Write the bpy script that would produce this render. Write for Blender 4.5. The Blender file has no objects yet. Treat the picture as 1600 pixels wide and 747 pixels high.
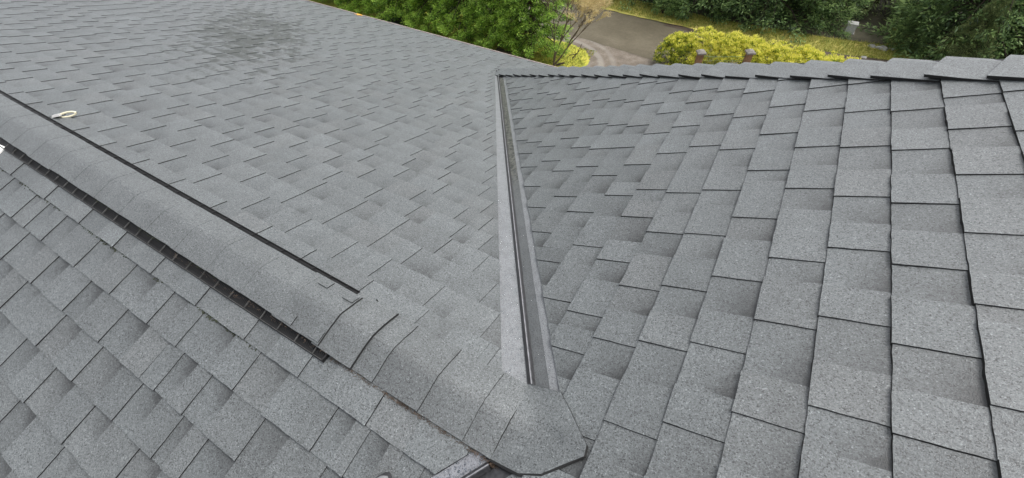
import bpy, math, random
import numpy as np
from mathutils import Vector, Matrix

random.seed(7)
rng = np.random.default_rng(7)
scene = bpy.context.scene
COL = scene.collection

# ---------------------------------------------------------------- camera, world, sun, exposure
cam_data = bpy.data.cameras.new("camera")
cam = bpy.data.objects.new("camera", cam_data)
COL.objects.link(cam)
CAM_POS = Vector((0.1397, -0.3298, 1.2444))
CAM_ROWS = ((0.862557, 0.505566, -0.019985), (0.369489, -0.656394, -0.657742), (-0.345650, 0.559955, -0.752978))      # right, down, forward in world axes
_r, _d, _f = [Vector(v) for v in CAM_ROWS]
cam.matrix_world = Matrix(((_r.x, -_d.x, -_f.x, CAM_POS.x), (_r.y, -_d.y, -_f.y, CAM_POS.y),
                           (_r.z, -_d.z, -_f.z, CAM_POS.z), (0, 0, 0, 1)))
cam_data.sensor_width = 36.0
cam_data.lens = 654.82 / 1600 * 36.0
cam_data.clip_start = 0.02
cam_data.clip_end = 2000
scene.camera = cam

SUN_ELEV, SUN_AZ = 62.0, 46.0          # azimuth measured from +y towards +x
world = bpy.data.worlds.new("World")
scene.world = world
world.use_nodes = True
wn = world.node_tree
wn.nodes.clear()
sky = wn.nodes.new("ShaderNodeTexSky")
sky.sky_type = 'NISHITA'
sky.sun_disc = False
sky.sun_elevation = math.radians(SUN_ELEV)
sky.sun_rotation = math.radians(SUN_AZ)
sky.dust_density = 4.0
hs = wn.nodes.new("ShaderNodeHueSaturation")
hs.inputs["Saturation"].default_value = 0.22     # overcast: the sky is nearly grey
bg = wn.nodes.new("ShaderNodeBackground")
bg.inputs["Strength"].default_value = 0.15
wo = wn.nodes.new("ShaderNodeOutputWorld")
wn.links.new(sky.outputs[0], hs.inputs["Color"])
wn.links.new(hs.outputs[0], bg.inputs[0])
wn.links.new(bg.outputs[0], wo.inputs[0])

sun_data = bpy.data.lights.new("sun", 'SUN')
sun_data.energy = 1.0
sun_data.angle = math.radians(25)
sun_data.color = (1.0, 0.97, 0.93)
sun = bpy.data.objects.new("sun", sun_data)
COL.objects.link(sun)
_e, _a = math.radians(SUN_ELEV), math.radians(SUN_AZ)
_to = Vector((math.sin(_a) * math.cos(_e), math.cos(_a) * math.cos(_e), math.sin(_e)))
sun.rotation_euler = _to.to_track_quat('Z', 'Y').to_euler()
sun.location = (0, 0, 30)

scene.view_settings.view_transform = 'Standard'
scene.view_settings.look = 'None'
scene.view_settings.exposure = 0.98
scene.view_settings.gamma = 1.0

# ---------------------------------------------------------------- roof geometry (metres)
PA, PB, PC, PD = 0.3258, 0.3251, 0.4871, 0.915     # pitches: far slope, near slope, right slope, slope behind the hip
EXPO = 0.143                                       # exposure of one course
OFF_A, OFF_B, OFF_C = 0.2059, 0.2238, 0.7354
GROUND = -4.8
EDGE_A = {0: [-2.928, -2.647, -2.339, -1.393, -1.124, -0.814, -0.547, -0.284, -0.247], 1: [-4.029, -3.727, -3.441, -3.151, -2.859, -2.568, -2.277, -1.979, -1.616, -1.327, -1.045, -0.854, -0.583, -0.331], 2: [-4.477, -4.217, -3.933, -3.644, -3.339, -3.037, -2.742, -2.45, -2.156, -1.851, -1.548, -0.997, -0.812, -0.54, -0.43], 3: [-4.124, -3.83, -3.542, -3.248, -2.918, -2.644, -2.332, -2.046, -1.762, -1.561, -1.277, -1.009, -0.756, -0.507], 4: [-4.286, -3.981, -3.699, -3.35, -3.037, -2.746, -2.465, -2.178, -1.897, -1.609, -1.313, -1.05, -0.779, -0.6], 5: [-3.848, -3.533, -3.262, -2.972, -2.666, -2.373, -2.063, -1.773, -1.506, -1.143, -0.863, -0.69], 6: [-3.519, -3.201, -2.924, -2.611, -2.315, -1.934, -1.659, -1.38, -1.1, -0.859, -0.771], 7: [-3.845, -2.697, -2.398, -2.107, -1.757, -1.454, -1.186, -0.926], 8: [-3.62, -3.313, -2.683, -2.091, -1.81, -1.514, -1.244], 9: [-2.236, -1.97, -1.688, -1.352], 10: [-3.032, -2.748, -2.456, -1.984, -1.423], 11: [-2.03, -1.747], 12: [-2.855, -2.268, -1.964], 13: [-2.713, -2.425, -2.144], 15: [-3.151, -2.848, -2.572], 16: [-2.243]}
EDGE_B = {0: [-2.844, -2.491, -2.173, -1.893, -1.612, -1.318, -1.038, -0.766, -0.469], 1: [-2.571, -2.446, -2.283, -1.992, -1.715, -1.452, -1.269, -0.95, -0.675, -0.582, -0.448, -0.321, -0.245], 2: [-2.125, -1.858, -1.587, -1.309, -1.223, -1.061, -0.784, -0.511], 3: [-2.159, -1.833, -1.558, -1.286, -1.054, -0.919], 4: [-1.913, -1.676, -1.398, -1.122], 5: [-1.707, -1.388]}
EDGE_C = {-18: [-2.832], -17: [-2.899, -2.587], -16: [-2.648, -2.352, -2.264], -15: [-2.579, -2.32], -14: [-2.706, -2.433, -2.171, -1.89], -13: [-2.553, -2.307, -2.027, -1.762], -12: [-2.543, -2.463, -2.233], -11: [-2.441, -2.267], -10: [-2.458, -2.203, -1.888, -1.618, -1.371, -1.094], -9: [-2.408, -2.143, -1.842, -1.578, -1.398, -1.128, -0.891], -8: [-2.357, -2.06, -1.799, -1.565, -1.3, -1.004, -0.751], -7: [-2.163, -1.905, -1.682, -1.381, -1.128, -0.777], -6: [-2.13, -1.986, -1.72, -1.463, -1.165, -0.971, -0.704, -0.437, -0.314], -5: [-2.068, -1.798, -1.501, -1.135, -0.877, -0.586, -0.351], -4: [-1.994, -1.738, -1.448, -1.146, -0.876, -0.607, -0.374, -0.105], -3: [-1.798, -1.547, -1.271, -0.973, -0.672, -0.405, -0.151], -2: [-1.933, -1.714, -1.417, -1.141, -0.775, -0.52, -0.23], -1: [-1.914, -1.659, -1.391, -1.089, -0.834, -0.564, -0.297], 0: [-1.624, -1.349, -1.049, -0.778, -0.509, -0.279], 1: [-1.681, -1.455, -1.186, -0.918, -0.662, -0.394], 2: [-1.674, -1.412]}
EDGE_S = {-3: [-1.935, -1.672, -1.409, -1.197], -2: [-1.857, -1.561, -1.283, -1.019], -1: [-1.795, -1.519, -1.24, -0.952, -0.677, -0.422], 0: [-1.77, -1.485, -1.199, -0.919, -0.659, -0.389], 1: [-1.611, -1.332, -1.071, -0.612]}

# ---------------------------------------------------------------- helpers
def mesh_obj(name, verts, faces, mats, parent=None, fmat=None, smooth=False, origin=None):
    me = bpy.data.meshes.new(name)
    if origin is not None:
        ox, oy, oz = origin
        verts = [(v[0] - ox, v[1] - oy, v[2] - oz) for v in verts]
    me.from_pydata([tuple(v) for v in verts], [], faces)
    if not isinstance(mats, (list, tuple)):
        mats = [mats]
    for m in mats:
        me.materials.append(m)
    if fmat is not None:
        me.polygons.foreach_set("material_index", fmat)
    if smooth:
        me.polygons.foreach_set("use_smooth", [True] * len(me.polygons))
    me.update()
    o = bpy.data.objects.new(name, me)
    COL.objects.link(o)
    if origin is not None:
        o.location = origin
    if parent is not None:
        o.parent = parent
        o.matrix_parent_inverse = world_of(parent).inverted()
    return o

def world_of(o):
    m = o.matrix_basis.copy()
    p = o
    while p.parent is not None:
        m = p.parent.matrix_basis @ p.matrix_parent_inverse @ m
        p = p.parent
    return m

def empty(name, loc, label, cat, group=None):
    o = bpy.data.objects.new(name, None)
    COL.objects.link(o)
    o.location = loc
    o["label"] = label
    o["category"] = cat
    if group:
        o["group"] = group
    return o

class MB:
    """collects shapes, links them as ONE mesh object"""
    def __init__(s):
        s.v, s.f, s.m = [], [], []
    def add(s, verts, faces, mi=0):
        n = len(s.v)
        s.v += [tuple(v) for v in verts]
        s.f += [tuple(i + n for i in f) for f in faces]
        s.m += [mi] * len(faces)
    def box(s, c, size, rot=None, mi=0, top=1.0):
        hx, hy, hz = [k / 2 for k in size]
        vs = []
        for z in (-1, 1):
            k = top if z > 0 else 1.0
            for x, y in ((-1, -1), (1, -1), (1, 1), (-1, 1)):
                p = Vector((x * hx * k, y * hy * k, z * hz))
                if rot is not None:
                    p = rot @ p
                vs.append(p + Vector(c))
        s.add(vs, [(0, 3, 2, 1), (4, 5, 6, 7), (0, 1, 5, 4), (1, 2, 6, 5), (2, 3, 7, 6), (3, 0, 4, 7)], mi)
    def tube(s, pts, rad, n=6, mi=0, cap=True):
        pts = [Vector(p) for p in pts]
        if not isinstance(rad, (list, tuple)):
            rad = [rad] * len(pts)
        vs, fs = [], []
        for i, p in enumerate(pts):
            t = (pts[min(i + 1, len(pts) - 1)] - pts[max(i - 1, 0)]).normalized()
            a = t.orthogonal().normalized() if i == 0 else (a - t * a.dot(t)).normalized()
            b = t.cross(a)
            for k in range(n):
                w = 2 * math.pi * k / n
                vs.append(p + (a * math.cos(w) + b * math.sin(w)) * rad[i])
        for i in range(len(pts) - 1):
            for k in range(n):
                k2 = (k + 1) % n
                fs.append((i * n + k, i * n + k2, (i + 1) * n + k2, (i + 1) * n + k))
        if cap:
            fs.append(tuple(range(n - 1, -1, -1)))
            fs.append(tuple((len(pts) - 1) * n + k for k in range(n)))
        s.add(vs, fs, mi)
    def build(s, name, mats, parent=None, smooth=False, origin=None):
        return mesh_obj(name, s.v, s.f, mats, parent, s.m, smooth, origin)

# ---------------------------------------------------------------- materials
def new_mat(name):
    m = bpy.data.materials.new(name)
    m.use_nodes = True
    nt = m.node_tree
    b = nt.nodes["Principled BSDF"]
    return m, nt, b

def N(nt, kind, **kw):
    n = nt.nodes.new(kind)
    for k, v in kw.items():
        setattr(n, k, v)
    return n

def noise(nt, scale, detail=2.0, rough=0.55, vec=None, dist=0.0):
    n = N(nt, "ShaderNodeTexNoise")
    n.inputs["Scale"].default_value = scale
    n.inputs["Detail"].default_value = detail
    n.inputs["Roughness"].default_value = rough
    n.inputs["Distortion"].default_value = dist
    if vec is not None:
        nt.links.new(vec, n.inputs["Vector"])
    return n.outputs["Fac"]

def ramp(nt, fac, stops):
    r = N(nt, "ShaderNodeValToRGB")
    els = r.color_ramp.elements
    while len(els) < len(stops):
        els.new(0.5)
    for e, (p, c) in zip(els, stops):
        e.position = p
        e.color = (c[0], c[1], c[2], 1) if isinstance(c, (tuple, list)) else (c, c, c, 1)
    nt.links.new(fac, r.inputs[0])
    return r.outputs[0]

def mixc(nt, fac, a, b, mode='MIX'):
    m = N(nt, "ShaderNodeMix", data_type='RGBA', blend_type=mode)
    for sock, val in ((m.inputs[0], fac), (m.inputs[6], a), (m.inputs[7], b)):
        if isinstance(val, (int, float)):
            sock.default_value = val
        elif isinstance(val, tuple):
            sock.default_value = (val[0], val[1], val[2], 1)
        else:
            nt.links.new(val, sock)
    return m.outputs[2]

def math_n(nt, op, a, b=None, c=None, clamp=False):
    m = N(nt, "ShaderNodeMath", operation=op, use_clamp=clamp)
    for i, v in enumerate((a, b, c)):
        if v is None:
            continue
        if isinstance(v, (int, float)):
            m.inputs[i].default_value = v
        else:
            nt.links.new(v, m.inputs[i])
    return m.outputs[0]

def bump(nt, b, height, strength, dist):
    n = N(nt, "ShaderNodeBump")
    n.inputs["Strength"].default_value = strength
    n.inputs["Distance"].default_value = dist
    nt.links.new(height, n.inputs["Height"])
    nt.links.new(n.outputs[0], b.inputs["Normal"])

def simple(name, col, rough=0.6, metal=0.0, var=0.15, scale=20.0, bmp=0.0):
    m, nt, b = new_mat(name)
    pos = N(nt, "ShaderNodeNewGeometry").outputs["Position"]
    f = noise(nt, scale, 4, 0.6, pos)
    c = ramp(nt, f, [(0.3, tuple(k * (1 - var) for k in col)), (0.7, tuple(min(1, k * (1 + var)) for k in col))])
    nt.links.new(c, b.inputs["Base Color"])
    b.inputs["Roughness"].default_value = rough
    b.inputs["Metallic"].default_value = metal
    if bmp:
        bump(nt, b, f, bmp, 0.01)
    return m

def granule_mat(name, algae=False, base=0.115, banded=True):
    """grey mineral granules, damp; 'piece' attribute: r = tone of the piece, g = printed shadow band on recesses, uphill darkening on other pieces, b = blend blotch"""
    m, nt, b = new_mat(name)
    pos = N(nt, "ShaderNodeNewGeometry").outputs["Position"]
    at = N(nt, "ShaderNodeAttribute", attribute_name="piece")
    sep = N(nt, "ShaderNodeSeparateColor")
    nt.links.new(at.outputs["Color"], sep.inputs[0])
    g1 = noise(nt, 420, 2, 0.7, pos)
    g2 = noise(nt, 160, 2, 0.6, pos)
    g3 = noise(nt, 9, 3, 0.6, pos)
    v1 = N(nt, "ShaderNodeTexVoronoi")
    v1.inputs["Scale"].default_value = 360
    nt.links.new(pos, v1.inputs["Vector"])
    sepv = N(nt, "ShaderNodeSeparateColor")
    nt.links.new(v1.outputs["Color"], sepv.inputs[0])
    speck = ramp(nt, sepv.outputs[0], [(0.0, 0.15), (0.09, 0.5), (0.22, 0.9), (0.55, 1.02), (0.88, 1.12), (0.97, 1.4), (1.0, 2.0)])
    fine = ramp(nt, g1, [(0.3, 0.6), (0.5, 1.0), (0.7, 1.4)])
    med = ramp(nt, g2, [(0.30, 0.72), (0.70, 1.28)])
    big = ramp(nt, g3, [(0.3, 0.90), (0.7, 1.09)])
    tone = math_n(nt, 'MULTIPLY_ADD', sep.outputs[0], 1.0, 0.0)
    k = math_n(nt, 'MULTIPLY', speck, fine)
    k = math_n(nt, 'MULTIPLY', k, med)
    k = math_n(nt, 'MULTIPLY', k, big)
    k = math_n(nt, 'MULTIPLY', k, tone)
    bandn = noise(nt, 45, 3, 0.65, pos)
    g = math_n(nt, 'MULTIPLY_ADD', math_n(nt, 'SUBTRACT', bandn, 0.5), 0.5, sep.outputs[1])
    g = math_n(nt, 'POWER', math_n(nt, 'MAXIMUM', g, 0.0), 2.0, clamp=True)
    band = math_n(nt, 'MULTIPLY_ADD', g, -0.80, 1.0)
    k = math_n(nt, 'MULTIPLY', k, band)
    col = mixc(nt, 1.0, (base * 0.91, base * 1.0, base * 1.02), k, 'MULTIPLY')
    # a few brownish / warm pieces
    warm = mixc(nt, sep.outputs[2], (1, 1, 1), (1.03, 0.99, 0.97))
    col = mixc(nt, 1.0, col, warm, 'MULTIPLY')
    if algae:
        sx = N(nt, "ShaderNodeSeparateXYZ")
        nt.links.new(pos, sx.inputs[0])
        # dark growth in a drifting patch high on the far slope
        ax = math_n(nt, 'ADD', sx.outputs[0], 5.1)
        ay = math_n(nt, 'SUBTRACT', sx.outputs[1], 2.5)
        al = math_n(nt, 'MULTIPLY', math_n(nt, 'MULTIPLY_ADD', ax, -0.82, math_n(nt, 'MULTIPLY', ay, 0.57)), 0.40)
        aw = math_n(nt, 'MULTIPLY', math_n(nt, 'MULTIPLY_ADD', ax, 0.57, math_n(nt, 'MULTIPLY', ay, 0.82)), 1.15)
        dxy = math_n(nt, 'MULTIPLY_ADD', al, al, math_n(nt, 'MULTIPLY', aw, aw))
        reg = math_n(nt, 'SUBTRACT', 1.0, math_n(nt, 'MULTIPLY', dxy, 0.7), clamp=True)
        an = noise(nt, 2.6, 3, 0.6, pos)
        an2 = noise(nt, 13, 3, 0.75, pos)
        q = math_n(nt, 'MULTIPLY_ADD', an, 0.6, math_n(nt, 'MULTIPLY', an2, 1.1))
        q = math_n(nt, 'MULTIPLY_ADD', sep.outputs[1], 0.30, q)
        q = math_n(nt, 'MULTIPLY_ADD', math_n(nt, 'SUBTRACT', reg, 1.0), 0.55, q)
        am = ramp(nt, q, [(0.79, 0.0), (0.90, 0.9)])
        col = mixc(nt, am, col, (0.024, 0.029, 0.024))
    nt.links.new(col, b.inputs["Base Color"])
    b.inputs["Roughness"].default_value = 0.44
    b.inputs["Specular IOR Level"].default_value = 0.8
    h = math_n(nt, 'ADD', sepv.outputs[1], g1)
    bump(nt, b, h, 0.55, 0.0022)
    return m

M_SH = granule_mat("shingle_granules")
M_SHA = granule_mat("shingle_granules_algae", algae=True)
M_CAP = granule_mat("cap_granules", base=0.110)
M_EDGE = simple("asphalt_cut_edge", (0.012, 0.012, 0.012), 0.7)
M_DECK = simple("roof_underlay", (0.03, 0.03, 0.03), 0.9)
M_VENT = simple("black_vent_plastic", (0.006, 0.006, 0.0065), 0.65)
M_VENTBAR = simple("worn_vent_plastic", (0.05, 0.05, 0.048), 0.6, var=0.6, scale=60)
M_WALL = simple("painted_siding", (0.36, 0.35, 0.32), 0.6)
M_WHITE = simple("white_painted_metal", (0.75, 0.75, 0.74), 0.4, var=0.04)
M_DEBRIS = simple("wet_leaf_debris", (0.075, 0.052, 0.036), 0.8, var=0.6, scale=40)

def flashing_mat(name, base, moss):
    m, nt, b = new_mat(name)
    pos = N(nt, "ShaderNodeNewGeometry").outputs["Position"]
    f = noise(nt, 210, 3, 0.7, pos)
    f2 = noise(nt, 22, 4, 0.7, pos)
    c = ramp(nt, f, [(0.32, tuple(k * 0.45 for k in base)), (0.47, base), (0.75, tuple(k * 1.3 for k in base))])
    d = ramp(nt, f2, [(0.3, 0.82), (0.65, 1.08)])
    c = mixc(nt, 1.0, c, d, 'MULTIPLY')
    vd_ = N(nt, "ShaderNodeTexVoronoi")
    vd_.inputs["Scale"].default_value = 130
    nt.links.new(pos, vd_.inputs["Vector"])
    dots = ramp(nt, vd_.outputs["Distance"], [(0.10, 0.35), (0.24, 1.0)])  # dark dots: shading of water beads painted into the metal colour
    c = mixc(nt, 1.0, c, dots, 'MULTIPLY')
    if moss:
        sx = N(nt, "ShaderNodeSeparateXYZ")
        nt.links.new(pos, sx.inputs[0])
        up = math_n(nt, 'MULTIPLY_ADD', sx.outputs[1], 1.6, -1.5, clamp=True)
        mm = noise(nt, 55, 4, 0.75, pos)
        fac = ramp(nt, math_n(nt, 'MULTIPLY_ADD', up, 0.55, mm), [(0.72, 0.0), (0.95, 1.0)])
        dk = ramp(nt, noise(nt, 40, 4, 0.75, pos), [(0.42, (0.012, 0.013, 0.010)), (0.6, (0.12, 0.12, 0.105))])
        c = mixc(nt, fac, c, dk)
    nt.links.new(c, b.inputs["Base Color"])
    b.inputs["Roughness"].default_value = 0.38
    bump(nt, b, f, 0.35, 0.001)
    return m
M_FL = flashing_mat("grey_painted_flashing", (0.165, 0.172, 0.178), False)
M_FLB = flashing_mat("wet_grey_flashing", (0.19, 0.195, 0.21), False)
M_FLD = flashing_mat("dirty_painted_flashing", (0.085, 0.09, 0.092), True)
M_RIB = simple("dark_streaked_metal", (0.03, 0.03, 0.032), 0.35, var=0.5, scale=70)
M_RIBL = simple("bright_metal_crest", (0.20, 0.20, 0.21), 0.35, var=0.3, scale=50)
m, nt, b = new_mat("water")
b.inputs["Base Color"].default_value = (0.85, 0.9, 0.95, 1)
b.inputs["Roughness"].default_value = 0.03
b.inputs["Transmission Weight"].default_value = 1.0
b.inputs["IOR"].default_value = 1.33
M_WATER = m

# ---------------------------------------------------------------- house
house = empty("house", (-3.0, -0.5, GROUND), "house whose grey shingle roof fills the foreground, with black ridge vent and metal valley", "house")

def plane_frame(origin, U, D):
    U = Vector(U).normalized(); D = Vector(D).normalized()
    Nn = U.cross(D).normalized()
    if Nn.z < 0:
        Nn = -Nn
    return Vector(origin), U, D, Nn
FR = {
    'A': plane_frame((0, 0, 0), (1, 0, 0), (0, 1, -PA)),
    'B': plane_frame((0, 0, 0), (1, 0, 0), (0, -1, -PB)),
    'C': plane_frame((0, 0, 0), (0, -1, 0), (-1, 0, -PC)),
    'D': plane_frame((0, 2.43, 0), (1, 0, 0), (0, 1, -PD)),
}
RIDGE_X = 3.2      # ridge of the right wing, out of frame
def P3(sl, u, s, h=0.0):
    O, U, D, Nn = FR[sl]
    return O + U * u + D * s + Nn * h

def clip_poly(poly, fn):
    """poly: list of (u, s, ...) tuples; fn(p) >= 0 keeps"""
    out = []
    n = len(poly)
    for i in range(n):
        a, b_ = poly[i], poly[(i + 1) % n]
        fa, fb = fn(a), fn(b_)
        if fa >= 0:
            out.append(a)
        if (fa >= 0) != (fb >= 0):
            t = fa / (fa - fb)
            out.append(tuple(x + (y - x) * t for x, y in zip(a, b_)))
    return out

ca, cb, cc = [1 / math.hypot(1, p) for p in (PA, PB, PC)]
HIP_B, HIP_M = 2.43, -0.532       # hip line in plan: y = HIP_B + HIP_M * x
def clips(sl):
    O, U, D, Nn = FR[sl]
    def xy(p):
        q = O + U * p[0] + D * p[1]
        return q.x, q.y
    L = []
    if sl == 'A':
        L.append(lambda p: (-0.113 - 0.650 * xy(p)[1]) - xy(p)[0])
    if sl == 'B':
        L.append(lambda p: (-0.065 + 0.667 * xy(p)[1]) - xy(p)[0])
    if sl == 'C':
        L.append(lambda p: xy(p)[0] - (0.0956 - 0.669 * xy(p)[1]))
        L.append(lambda p: (HIP_B - 0.06 + HIP_M * xy(p)[0]) - xy(p)[1])
        L.append(lambda p: RIDGE_X - xy(p)[0])
    return L

def eave_s(x):      # the far eave, downhill distance on slope A
    return (4.68 + max(-2.51 - x, 0) * 0.062) * math.hypot(1, PA)

def cells(sl, k, lo, hi, measured, soft, vy=None):
    """split one course into recess / raised-tab cells between u=lo and u=hi (near end = hi)"""
    E = list(measured.get(k, []))
    if not E:
        E = [lo + 0.28 * random.random() + 1.1]
    while E[0] > lo:
        E.insert(0, E[0] - random.choice((0.25, 0.27, 0.28, 0.29, 0.31)) + random.uniform(-.012, .012))
    while E[-1] < hi:
        E.append(E[-1] + random.choice((0.25, 0.27, 0.28, 0.29, 0.31)) + random.uniform(-.012, .012))
    full = [E[0]]
    for e in E[1:]:
        gap = e - full[-1]
        if gap > 0.42:
            n = max(2, round(gap / 0.28))
            a = full[-1]
            for j in range(1, n):
                full.append(a + gap * j / n + random.uniform(-.012, .012))
        full.append(e)
    # short cut pieces doubled up against the valley metal
    if vy is not None:
        e = vy - random.uniform(.05, .10)
        full = sorted([f for f in full if abs(f - e) > .08] + [e])
    S = soft.get(k, [])
    out = []
    for a, b_ in zip(full, full[1:]):
        d = b_ - a
        if d < 0.12 and vy is not None and abs(a - vy) < .15:
            out.append((a, b_, 0)); continue
        if d < 0.12:
            out.append((a, b_, 1)); continue
        m_ = [s for s in S if a + 0.04 < s < b_ - 0.04]
        r = m_[0] if m_ else a + d * random.uniform(0.34, 0.60)
        out.append((a, r, 0)); out.append((r, b_, 1))
    return [c for c in out if c[1] > lo and c[0] < hi]

def cam_px(p):
    q = p - CAM_POS
    z = q.dot(_f)
    if z < 0.05:
        return None
    return (800 + 654.8 * q.dot(_r) / z, 373.5 + 654.8 * q.dot(_d) / z)

def visible_area(pts):
    pp = [cam_px(p) for p in pts]
    if any(q is None for q in pp):
        return 0
    poly = pp
    for ax, lim, sg in ((0, 0, 1), (0, 1600, -1), (1, 0, 1), (1, 747, -1)):
        poly = clip_poly(poly, lambda p: (p[ax] - lim) * sg)
        if len(poly) < 3:
            return 0
    a = sum(poly[i][0] * poly[(i + 1) % len(poly)][1] - poly[(i + 1) % len(poly)][0] * poly[i][1] for i in range(len(poly)))
    return abs(a) / 2

def make_piece(sl, u0, u1, s0, s1, tooth, fine):
    """one exposed shingle piece: s0 = uphill line, s1 = butt line (downhill)"""
    ext = 0.022
    hb = 0.0088 if tooth else 0.0046
    ht = 0.0008 if tooth else -0.0022
    if sl == 'A' and tooth:
        hb -= 0.0010
    hb += random.uniform(-.0004, .0005)
    du = random.uniform(-.001, .001)
    w = random.uniform(-.0012, .0012)
    s1 += w
    dep = s1 - s0
    def lift(s):
        t = (s - s0) / dep
        return ht + (hb - ht) * max(t, -0.12) ** 1 if t > 0 else ht + (hb - ht) * t * 0.6
    ring = []
    j = 0.0008 if fine else 0.0
    nu = max(2, int((u1 - u0) / 0.022)) if fine else 1
    ns = 5 if fine else 1
    a, b_ = u0 + du, u1 + du
    for i in range(nu + 1):                       # butt edge
        ring.append((a + (b_ - a) * i / nu, s1 + random.uniform(-j, j) * 1.4))
    for i in range(1, ns + 1):
        ring.append((b_ + random.uniform(-j, j), s1 + (s0 - s1) * i / ns))
    ring.append((b_, s0 - ext)); ring.append((a, s0 - ext))
    for i in range(ns, 0, -1):
        ring.append((a + random.uniform(-j, j), s1 + (s0 - s1) * i / ns))
    for fn in clips_of(sl, s0, (u0 + u1) / 2):
        ring = clip_poly(ring, fn)
        if len(ring) < 3:
            return None
    n = len(ring)
    if sl == 'A':
        ring.reverse()
    top = [P3(sl, u, s, lift(s)) for u, s in ring]
    sk = {'A': 0.0, 'B': 0.003, 'C': 0.0045}[sl]      # ragged cut edge, splayed so its black face draws the shade line
    bot = []
    for u, s in ring:
        k_ = sk * random.uniform(.6, 1.3) if s > s1 - 0.004 else 0.0
        v_ = 0.0015 * random.uniform(.6, 1.3) if abs(u - b_) < 0.003 else 0.0
        bot.append(P3(sl, u + v_, s + k_, -0.009))
    faces = [tuple(range(n))] + [(i, i + n, (i + 1) % n + n, (i + 1) % n) for i in range(n)]
    # orient the top upwards
    tone = random.gauss(1.0, 0.05) if tooth else random.gauss(0.95, 0.065)
    if random.random() < 0.12:
        tone *= 0.93
    blot = 0.6 * random.random() ** 3
    dk = random.random()
    cols = []
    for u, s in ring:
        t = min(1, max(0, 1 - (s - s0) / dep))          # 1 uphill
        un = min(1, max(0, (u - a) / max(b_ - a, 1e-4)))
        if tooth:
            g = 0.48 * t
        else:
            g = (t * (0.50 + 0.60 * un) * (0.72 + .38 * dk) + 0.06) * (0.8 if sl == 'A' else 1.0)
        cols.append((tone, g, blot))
    return top + bot, faces, n, cols

CL = {k: clips(k) for k in 'ABC'}
CL_FREE = [lambda p: 2.6 - p[0]]
def clips_of(sl, s0, um=-1.0):
    if sl == 'C' and um > 0:        # towards the near valley
        return [lambda p: -p[1] * cc - (0.065 - 0.667 * p[0]), CL['C'][2]]
    return CL_FREE if sl == 'A' and s0 > 3.82 else CL[sl]
PIECES = {'A': [], 'B': [], 'C': []}

def gen(sl, k, s0, s1, lo, hi, measured, soft={}):
    vy = None
    if sl == 'A' and k >= 3 and s1 < 3.9:
        vy = -0.113 - 0.650 * (s0 + s1) / 2 * ca
    if sl == 'C' and k <= -6:
        vy = -(0.0956 + (s0 + s1) / 2 * cc) / 0.669
    for a, b_, t in cells(sl, k, lo, hi, measured, soft, vy):
        a2, b2 = max(a, lo), min(b_, hi)
        if b2 - a2 < 0.01:
            continue
        corners = [(a2, s1), (b2, s1), (b2, s0), (a2, s0)]
        for fn in clips_of(sl, s0, (a2 + b2) / 2):
            corners = clip_poly(corners, fn)
            if len(corners) < 3:
                break
        if len(corners) < 3:
            continue
        area = visible_area([P3(sl, u, s, 0.002) for u, s in corners])
        PIECES[sl].append((area, a2, b2, s0, s1, t))

X_END = -10.0
for k in range(0, 36):
    s1 = OFF_A + k * EXPO
    s0 = s1 - EXPO if k else 0.03
    if s0 > 5.25:
        break
    if s1 < 5.0:
        gen('A', k, s0, s1, X_END, 2.6 if s0 > 3.82 else 0.2, EDGE_A)
    else:     # the last courses follow the eave
        for a, b_, t in cells('A', k, X_END, 2.6, EDGE_A, {}):
            e = eave_s((a + b_) / 2)
            if e > s0 + 0.02:
                e1 = min(s1, e)
                PIECES['A'].append((visible_area([P3('A', a, e1), P3('A', b_, e1), P3('A', b_, s0), P3('A', a, s0)]), a, b_, s0, e1, t))
for k in range(0, 26):
    s1 = OFF_B + k * EXPO
    gen('B', k, s1 - EXPO if k else 0.03, s1, X_END, 0.0, EDGE_B)
for k in range(-26, 18):
    # between course line k and k+1 (uphill distance); downhill coordinate = -uphill
    up0 = OFF_C + k * EXPO
    gen('C', k, -(up0 + EXPO), -up0, -3.75, 3.2, EDGE_C, EDGE_S)

allp = sorted([(p, sl) for sl in PIECES for p in PIECES[sl]], key=lambda t: -t[0][0])
MAX_SINGLE = 300
single = set(id(p) for p, sl in allp[:MAX_SINGLE])
print("pieces", len(allp), "smallest single px2", allp[MAX_SINGLE - 1][0][0], "visible", sum(1 for p, s in allp if p[0] > 0))

def flat_attr(me, cols, nfaces_info):
    ca_ = me.color_attributes.new("piece", 'FLOAT_COLOR', 'POINT')
    ca_.data.foreach_set("color", [c for t in cols for c in (t[0], t[1], t[2], 1.0)])

slope_info = {'A': (M_SHA, "far roof slope falling away to the gutter"), 'B': (M_SH, "near roof slope below the ridge vent"),
              'C': (M_SH, "right roof slope rising from the metal valley")}
slope_obj = {}
def slab(sl, poly, h=-0.012, th=0.03, name="roof_slope", parent=house):
    n = len(poly)
    top = [P3(sl, u, s, h) for u, s in poly]
    bot = [P3(sl, u, s, h - th) for u, s in poly]
    return mesh_obj(name, top + bot, [tuple(range(n)), tuple(range(2 * n - 1, n - 1, -1))] +
                    [(i, i + n, (i + 1) % n + n, (i + 1) % n) for i in range(n)], M_DECK, parent)
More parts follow.
